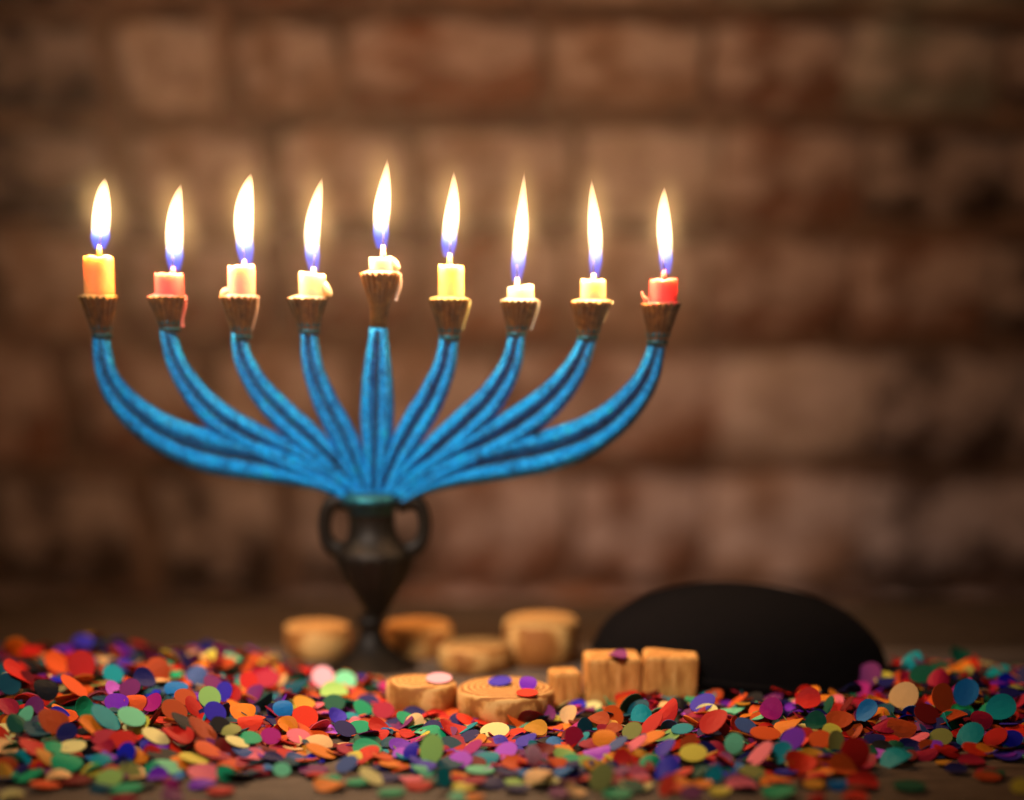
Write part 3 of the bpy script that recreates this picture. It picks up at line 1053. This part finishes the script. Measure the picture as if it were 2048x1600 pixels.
def hero(px, py, a, b, ang, color, z_floor=None):
    """a, b = half axes of the disc's outline in the photograph, ang = its slant"""
    ratio = max(0.16, min(0.97, b / a))
    phi = math.acos(ratio)
    an = math.radians(ang)
    major = Vector((math.cos(an), math.sin(an)))           # image x right, y down
    minor = Vector((-major.y, major.x))
    if minor.y > 0:
        minor = -minor                                       # upward in the picture
    z = 0.002
    for _ in range(14):
        c = on_z(px, py, z)
        to = (CAM - c).normalized()
        up = (Vector((0, 0, 1)) - to * to.z).normalized()
        rt = up.cross(to)
        n = (rt * minor.x - up * minor.y) * math.sin(phi) + to * math.cos(phi)
        n.normalize()
        r = a / F * (c - CAM).dot(FWD)
        r = max(0.0026, min(0.0047, r))
        lift = r * math.sqrt(max(0, 1 - n.z * n.z))
        base = heap(c.x, c.y) if z_floor is None else z_floor
        target = max(base + 0.0008 + 0.55 * lift, lift + 0.0004) if z_floor is None else z_floor + 0.92 * lift + 0.0003
        z = 0.5 * z + 0.5 * target
    HERO.append((c, n, r, color, random.choice((0, 0, 1, 2, 3, 4)), px, py))


Z6 = [(20,740,75,35,10,'peach'),(20,870,35,30,0,'amber'),(60,1000,70,15,-5,'cream'),(180,740,75,35,25,'red'),(360,820,85,45,5,'emerald'),
(300,745,60,30,20,'emerald'),(390,735,75,30,-5,'cream'),(150,890,100,28,-8,'emerald'),(310,885,75,22,-5,'peach'),(100,860,60,22,-15,'navy'),
(400,915,95,22,-5,'dark red'),(480,865,55,28,-15,'yellow'),(540,810,60,30,-10,'teal'),(680,770,60,42,-45,'blue'),(640,840,70,30,-45,'navy'),
(755,790,45,30,0,'orange'),(700,870,60,45,20,'olive'),(620,890,70,40,0,'plum'),(680,960,95,24,-3,'emerald'),(900,845,95,35,10,'mint'),
(825,860,40,30,0,'emerald'),(850,890,60,30,-10,'purple'),(1095,880,85,45,5,'pink'),(1090,935,75,22,-3,'purple'),(1215,880,45,35,10,'emerald'),
(1045,800,80,22,15,'yellow'),(880,780,100,35,10,'black'),(840,680,75,32,25,'cream'),(960,670,85,38,15,'red'),(850,730,60,18,10,'purple'),
(930,950,50,40,60,'magenta'),(930,1000,60,30,10,'plum'),(660,700,75,45,-5,'red'),(500,640,80,38,50,'orange'),(290,600,80,60,10,'rust'),
(360,660,60,40,-20,'navy'),(90,610,55,45,10,'dark green'),(460,530,60,50,80,'emerald'),(570,580,85,45,40,'teal'),(710,575,75,45,15,'mint'),
(630,500,65,45,-5,'purple'),(820,500,60,35,-30,'magenta'),(610,345,55,45,10,'teal'),(90,340,110,40,45,'red'),(440,300,80,70,-50,'red'),
(400,410,90,35,40,'vermilion'),(50,400,60,50,0,'dark teal'),(950,420,65,35,-5,'sky blue'),(850,320,65,60,0,'rust'),(1130,470,60,52,0,'lime'),
(1210,440,50,40,-60,'indigo'),(1160,550,60,50,20,'indigo'),(940,540,70,50,20,'rust'),(1050,520,60,35,50,'red'),(1090,640,90,40,40,'rust'),
(1190,620,55,40,20,'black'),(1310,550,70,45,0,'orange'),(1350,600,70,38,-5,'scarlet'),(1340,690,70,30,0,'emerald'),(1280,710,65,22,20,'cream'),
(1330,755,80,20,3,'slate'),(1350,790,80,25,-3,'pink'),(1400,870,60,22,-5,'crimson'),(1460,680,55,40,0,'magenta'),(1525,530,55,45,0,'sky blue'),
(1645,575,70,52,0,'scarlet'),(1820,570,50,35,20,'indigo'),(1940,630,55,35,0,'emerald'),(1550,620,55,40,20,'orange'),(1610,680,65,35,10,'pink'),
(1720,710,75,35,10,'peach'),(1730,760,110,32,22,'orange'),(1600,800,60,22,5,'slate'),(1520,860,45,32,0,'mint'),(1690,860,80,24,0,'plum'),
(1780,910,60,26,0,'emerald'),(1780,945,90,25,0,'orange'),(1870,830,65,35,-25,'slate'),(1940,790,70,28,10,'yellow'),(1980,745,80,40,5,'emerald'),
(2000,895,70,30,30,'cream'),(1440,370,65,40,-5,'crimson'),(1340,380,50,40,0,'red'),(1600,400,70,22,-20,'dark teal'),(1740,360,60,50,0,'pale pink'),
(1860,380,60,45,0,'mint'),(1800,440,90,40,0,'lime'),(1930,460,55,28,0,'rust'),(700,420,60,40,-20,'plum'),(250,420,65,50,10,'black'),(300,280,60,50,30,'vermilion'),
(1000,470,60,40,10,'rust'),(180,520,60,40,-30,'plum'),(40,520,60,40,20,'crimson'),(140,560,50,30,-40,'mint'),(780,370,60,45,20,'navy'),
(1060,350,60,45,0,'slate'),(1150,400,55,40,30,'plum'),(730,490,60,40,0,'vermilion'),(1000,600,80,30,30,'black'),(1640,500,60,30,10,'amber'),
(200,650,70,30,20,'dark teal'),(570,690,80,40,0,'crimson'),(1240,640,60,30,0,'olive'),(1130,750,80,30,20,'vermilion'),(1230,830,90,18,8,'vermilion'),
(1180,790,70,20,10,'crimson'),(820,770,40,35,0,'red'),(60,810,60,26,-10,'dark green'),(250,790,60,30,40,'amber'),(1860,640,60,36,20,'navy'),(1800,500,60,40,0,'dark green'),
(1620,560,40,30,0,'red'),(560,740,60,26,-10,'crimson')]
Z7 = [(370,940,75,24,0,'red'),(330,905,65,14,0,'pink'),(505,900,55,42,85,'teal'),(615,950,65,20,0,'yellow'),(600,895,60,14,0,'orange'),
(770,930,70,28,5,'navy'),(440,750,75,62,-70,'lime'),(395,835,50,25,0,'mint'),(590,810,70,42,-15,'lilac'),(660,740,60,25,-30,'magenta'),
(700,860,80,20,3,'mint'),(840,760,65,40,-20,'lilac'),(950,700,60,25,-20,'indigo'),(990,790,60,42,80,'pale pink'),(890,830,75,35,10,'vermilion'),
(780,650,80,38,-5,'cream'),(460,670,60,30,10,'emerald'),(560,640,110,40,20,'red'),(170,640,75,28,25,'red'),(350,600,50,42,0,'peach'),
(180,540,60,40,0,'crimson'),(45,635,55,35,0,'emerald'),(330,760,55,35,-60,'indigo'),(280,775,50,30,0,'lilac'),(240,830,110,20,5,'orange'),
(1010,890,85,32,-20,'peach'),(1180,880,90,25,-10,'navy'),(1260,820,90,18,-5,'cream'),(1120,830,65,28,20,'vermilion'),(1190,805,55,25,-5,'emerald'),
(1355,900,75,62,-50,'olive'),(1460,810,60,45,-50,'red'),(1370,690,65,45,-5,'orange'),(1330,760,75,28,-8,'lilac'),(1130,760,75,30,0,'orange'),
(1210,690,60,50,50,'crimson'),(1265,640,55,42,85,'dark teal'),(1000,640,65,35,0,'amber'),(1570,560,58,44,-5,'teal'),(1700,550,90,50,-45,'red'),
(1620,620,110,45,-45,'red'),(1520,650,55,40,-20,'olive'),(1540,720,70,22,-35,'pink'),(1620,690,80,25,-25,'orange'),(1700,740,60,30,-35,'indigo'),
(1790,640,60,25,-5,'teal'),(1620,820,60,38,10,'emerald'),(1700,850,75,45,-35,'blue'),(1850,770,75,42,0,'yellow'),(1900,500,70,40,-20,'indigo'),
(1960,600,80,50,-30,'red'),(1560,885,60,30,15,'pink'),(1540,945,95,25,5,'cream'),(1710,945,60,40,-60,'scarlet'),(1900,935,55,20,0,'orange'),
(1870,880,70,28,-20,'dark green'),(1960,890,40,34,0,'teal'),(1990,975,55,20,0,'yellow'),(1440,990,80,25,0,'emerald'),(1140,985,70,22,0,'plum'),
(1220,975,60,24,15,'peach'),(580,1005,50,25,0,'mint'),(1840,985,60,35,0,'plum'),(1060,930,90,14,0,'cream'),(1050,560,60,40,0,'plum'),
(1180,560,50,40,-40,'peach'),(1340,590,60,30,0,'rust'),(640,680,60,25,-20,'navy'),(760,720,60,20,0,'crimson'),(850,870,70,20,5,'navy'),
(1070,800,60,24,10,'plum'),(690,700,50,24,-20,'orange'),(550,720,60,30,20,'dark teal'),(1290,720,60,24,0,'crimson'),(1440,720,60,22,-30,'slate'),
(1420,640,50,28,-20,'rust'),(100,700,80,24,10,'dark green'),(1180,920,70,14,0,'dark red'),(900,960,70,14,0,'navy')]
Z8 = [(560,990,50,48,0,'mint'),(690,1050,80,35,-45,'pink'),(800,1040,60,50,-30,'teal'),(860,970,65,50,-30,'purple'),(900,1090,95,55,15,'scarlet'),
(1000,970,60,40,0,'vermilion'),(1180,1040,80,70,60,'red'),(1080,980,50,40,80,'olive'),(1000,1040,55,24,5,'dark teal'),(980,880,55,42,0,'dark green'),
(940,770,65,48,-10,'red'),(750,820,60,50,10,'magenta'),(840,890,90,26,-20,'orange'),(720,940,80,30,5,'vermilion'),(1430,750,75,60,0,'peach'),
(1240,830,60,45,-50,'sky blue'),(1420,910,80,50,10,'rust'),(1280,970,55,28,0,'navy'),(1390,1060,90,45,-15,'teal'),(1750,730,65,62,0,'sky blue'),
(1930,810,80,62,0,'teal'),(1770,950,70,55,-30,'teal'),(1630,760,70,50,60,'rust'),(1680,860,100,32,-15,'rust'),(1980,970,60,40,0,'blue'),
(1700,1120,60,24,3,'navy'),(1780,1080,70,22,5,'crimson'),(1860,1160,70,20,3,'rust'),(1890,1140,60,20,0,'dark green'),(2030,1210,50,35,0,'yellow'),
(1460,1210,90,26,0,'dark green'),(1220,1190,85,34,5,'red'),(1090,1200,50,26,0,'sky blue'),(970,1200,55,22,0,'amber'),(790,1240,90,28,-5,'emerald'),
(600,1205,85,25,3,'pink'),(490,1235,55,18,0,'yellow'),(760,1185,70,22,-5,'orange'),(980,1270,45,20,0,'red'),(1180,1270,70,20,0,'scarlet'),
(1610,660,55,40,0,'crimson'),(1520,640,60,42,0,'dark green'),(1330,900,70,30,-10,'crimson'),(1550,840,70,40,20,'dark red'),(1540,1040,70,26,-10,'crimson'),
(1620,960,60,40,0,'olive'),(1900,960,60,40,-20,'red'),(620,900,60,30,20,'slate'),(1100,870,70,40,0,'rust'),(1120,1110,80,40,20,'vermilion'),
(1060,930,50,40,0,'yellow'),(1330,1010,70,30,0,'black'),(1830,870,60,40,20,'crimson'),(1480,1010,80,30,0,'navy'),(650,1140,70,28,10,'olive')]
for L, s, ox, oy in ((Z6, 2.695, 0, 1220), (Z7, 2.695, 700, 1220), (Z8, 2.566, 1250, 1100)):
    for x_, y_, a_, b_, an_, c_ in L:
        hero(ox + x_ / s, oy + y_ / s, a_ / s, b_ / s, an_, c_)
# discs lying on the wooden rounds
hero(878, 1356, 26, 9, 0, 'pale pink', 0.0092)
hero(1000, 1362, 24, 8, -4, 'indigo', 0.0087)
hero(1056, 1366, 18, 13, 0, 'purple', 0.0087)
hero(1054, 1385, 22, 7, 0, 'scarlet', 0.0087)
hero(1235, 1310, 20, 6, 0, 'plum', 0.0147)

# the loose rest of the heap
rng = random.Random(11)
FILLERS = []
tries = 0
while len(FILLERS) < 3400 and tries < 60000:
    tries += 1
    x = rng.uniform(-0.235, 0.335)
    e = lerp_table(EDGE, x, 1)
    b = lerp_table(BACK, x, 1)
    y = e - 0.004 + (b - e + 0.006) * rng.random()
    if blocked(x, y, 0.0015):
        continue
    if y < e + 0.012 and rng.random() < 0.55:
        continue
    r = max(0.0024, min(0.0046, rng.gauss(0.0036, 0.0005)))
    h = heap(x, y)
    depth = rng.random() ** 0.6
    d_ = 0.004
    sl = Vector(((heap(x - d_, y) - heap(x + d_, y)) / (2 * d_), (heap(x, y - d_) - heap(x, y + d_)) / (2 * d_), 1)).normalized()
    tl = min(1.1, abs(rng.gauss(0, 0.16 + 0.34 * min(1, h / 0.006))))
    az = rng.uniform(0, 2 * math.pi)
    n_ = (sl + Vector((math.cos(az), math.sin(az), 0)) * math.tan(tl)).normalized()
    lift = r * math.sqrt(max(0, 1 - n_.z ** 2))
    z = max(h * depth, lift + 0.0003 + rng.uniform(0, 0.0006))
    FILLERS.append((Vector((x, y, z)), n_, r, rng.choice(FILL), rng.choice((0, 0, 1, 2, 3, 4))))
# a few stray discs on the bare planks in front
for _ in range(26):
    x = rng.uniform(-0.2, 0.3)
    e = lerp_table(EDGE, x, 1)
    FILLERS.append((Vector((x, e - rng.uniform(0.004, 0.03), 0.0006 + rng.uniform(0, 0.0003))), Vector((rng.gauss(0, .05), rng.gauss(0, .05), 1)).normalized(),
                    0.0039, rng.choice(FILL), rng.choice((0, 1, 2))))


def basis(n, spin):
    q = n.to_track_quat('Z', 'Y').to_matrix().to_4x4()
    return q @ Matrix.Rotation(spin, 4, 'Z')


rest = []
single = [h[:5] + (h[5], h[6]) for h in HERO]
cand = []
for f in FILLERS:
    px, py, k = project(f[0])
    if 20 < px < 2028 and 1330 < py < 1592:
        # how much of it faces the lens and is not under the others
        face = abs(f[1].dot((CAM - f[0]).normalized()))
        cand.append((face * (f[0].z - heap(f[0].x, f[0].y) * 0.8 + 0.004) / k, f, px, py))
    else:
        rest.append(f)
cand.sort(key=lambda q: -q[0])
room = 300 - len(single)
for i, (_, f, px, py) in enumerate(cand):
    if i < room:
        single.append(f + (px, py))
    else:
        rest.append(f)

ANCH = [(60, 'left of the orange candle'), (197, 'below the orange candle'), (340, 'below the coral candle'), (480, 'below the blush candle'), (620, 'below the cream candle'),
        (757, 'below the middle cup'), (900, 'below the yellow candle'), (1040, 'below the ivory candle'), (1187, 'below the peach candle'), (1327, 'below the red candle'),
        (1480, 'by the cap left side'), (1620, 'by the cap middle'), (1760, 'by the cap right end'), (1880, 'right of the cap'), (2000, 'far right')]


def place_words(px, py):
    col = min(ANCH, key=lambda q: abs(q[0] - px))[1]
    row = ('on the bare planks' if py > 1560 else 'at the front rim' if py > 1522 else 'low on the heap' if py > 1480 else 'halfway up the heap' if py > 1430
           else 'high on the heap' if py > 1375 else 'atop the heap')
    return row, col


buckets = {}
for s in single:
    c, n, r, color, g, px, py = s
    face = abs(n.dot((CAM - c).normalized()))
    pose = 'flat' if face < 0.38 else 'tilted' if face < 0.72 else 'upright'
    row, col = place_words(px, py)
    buckets.setdefault(f'{pose} {color} confetti disc {row} {col}', []).append(s)
ORD = ['leftmost', 'second from left', 'third from left', 'fourth from left', 'fifth from left']
for key, lst in buckets.items():
    lst.sort(key=lambda s: s[5])
    for i, (c, n, r, color, g, px, py) in enumerate(lst):
        lab = key if len(lst) == 1 else key + ', ' + (('left one', 'right one')[i] if len(lst) == 2 else ORD[min(i, 4)])
        o = link('confetti_disc', disc_mesh(color, g), label=lab, category='confetti', group='paper confetti discs strewn on the table')
        M = Matrix.Translation(c) @ basis(n, random.uniform(0, 6.28)) @ Matrix.Diagonal((r, r, r, 1))
        o.matrix_world = M

cols_used = sorted(CC)
idx = {c: i for i, c in enumerate(cols_used)}
verts, faces, fm = [], [], []
for c, n, r, color, g in [q[:5] for q in rest]:
    M = Matrix.Translation(c) @ basis(n, random.uniform(0, 6.28)) @ Matrix.Diagonal((r, r, r, 1))
    b0 = len(verts)
    gv, gf = GEO[g]
    verts.extend((M @ Vector(v))[:] for v in gv)
    faces.extend(tuple(b0 + i for i in f) for f in gf)
    fm.extend([idx[color]] * len(gf))
link('confetti_heap', mesh_from('confetti_heap', verts, faces, [CM[c] for c in cols_used], False, fm), kind='stuff',
     label='heap of many coloured paper confetti discs on the table')

# ------------------------------------------------------------------ thin haze added to scatter a glow round the flames
bm = bmesh.new()
bmesh.ops.create_cube(bm, size=1)
bmesh.ops.scale(bm, vec=(3.4, 3.2, 3.0), verts=bm.verts)
hm = bpy.data.meshes.new('haze')
bm.to_mesh(hm)
bm.free()
M_HAZE = bpy.data.materials.new('glow_haze')
M_HAZE.use_nodes = True
nt = M_HAZE.node_tree
nt.nodes.clear()
out = N(nt, 'ShaderNodeOutputMaterial')
pv = N(nt, 'ShaderNodeVolumePrincipled')
pv.inputs['Color'].default_value = (0.95, 0.9, 0.85, 1)
pv.inputs['Density'].default_value = 0.028
pv.inputs['Anisotropy'].default_value = 0.92
nt.links.new(pv.outputs[0], out.inputs['Volume'])
hm.materials.append(M_HAZE)
hz = link('haze', hm, kind='stuff', label='thin added haze that scatters a glow round the flames')
hz.location = (0.08, -0.2, 0.1)
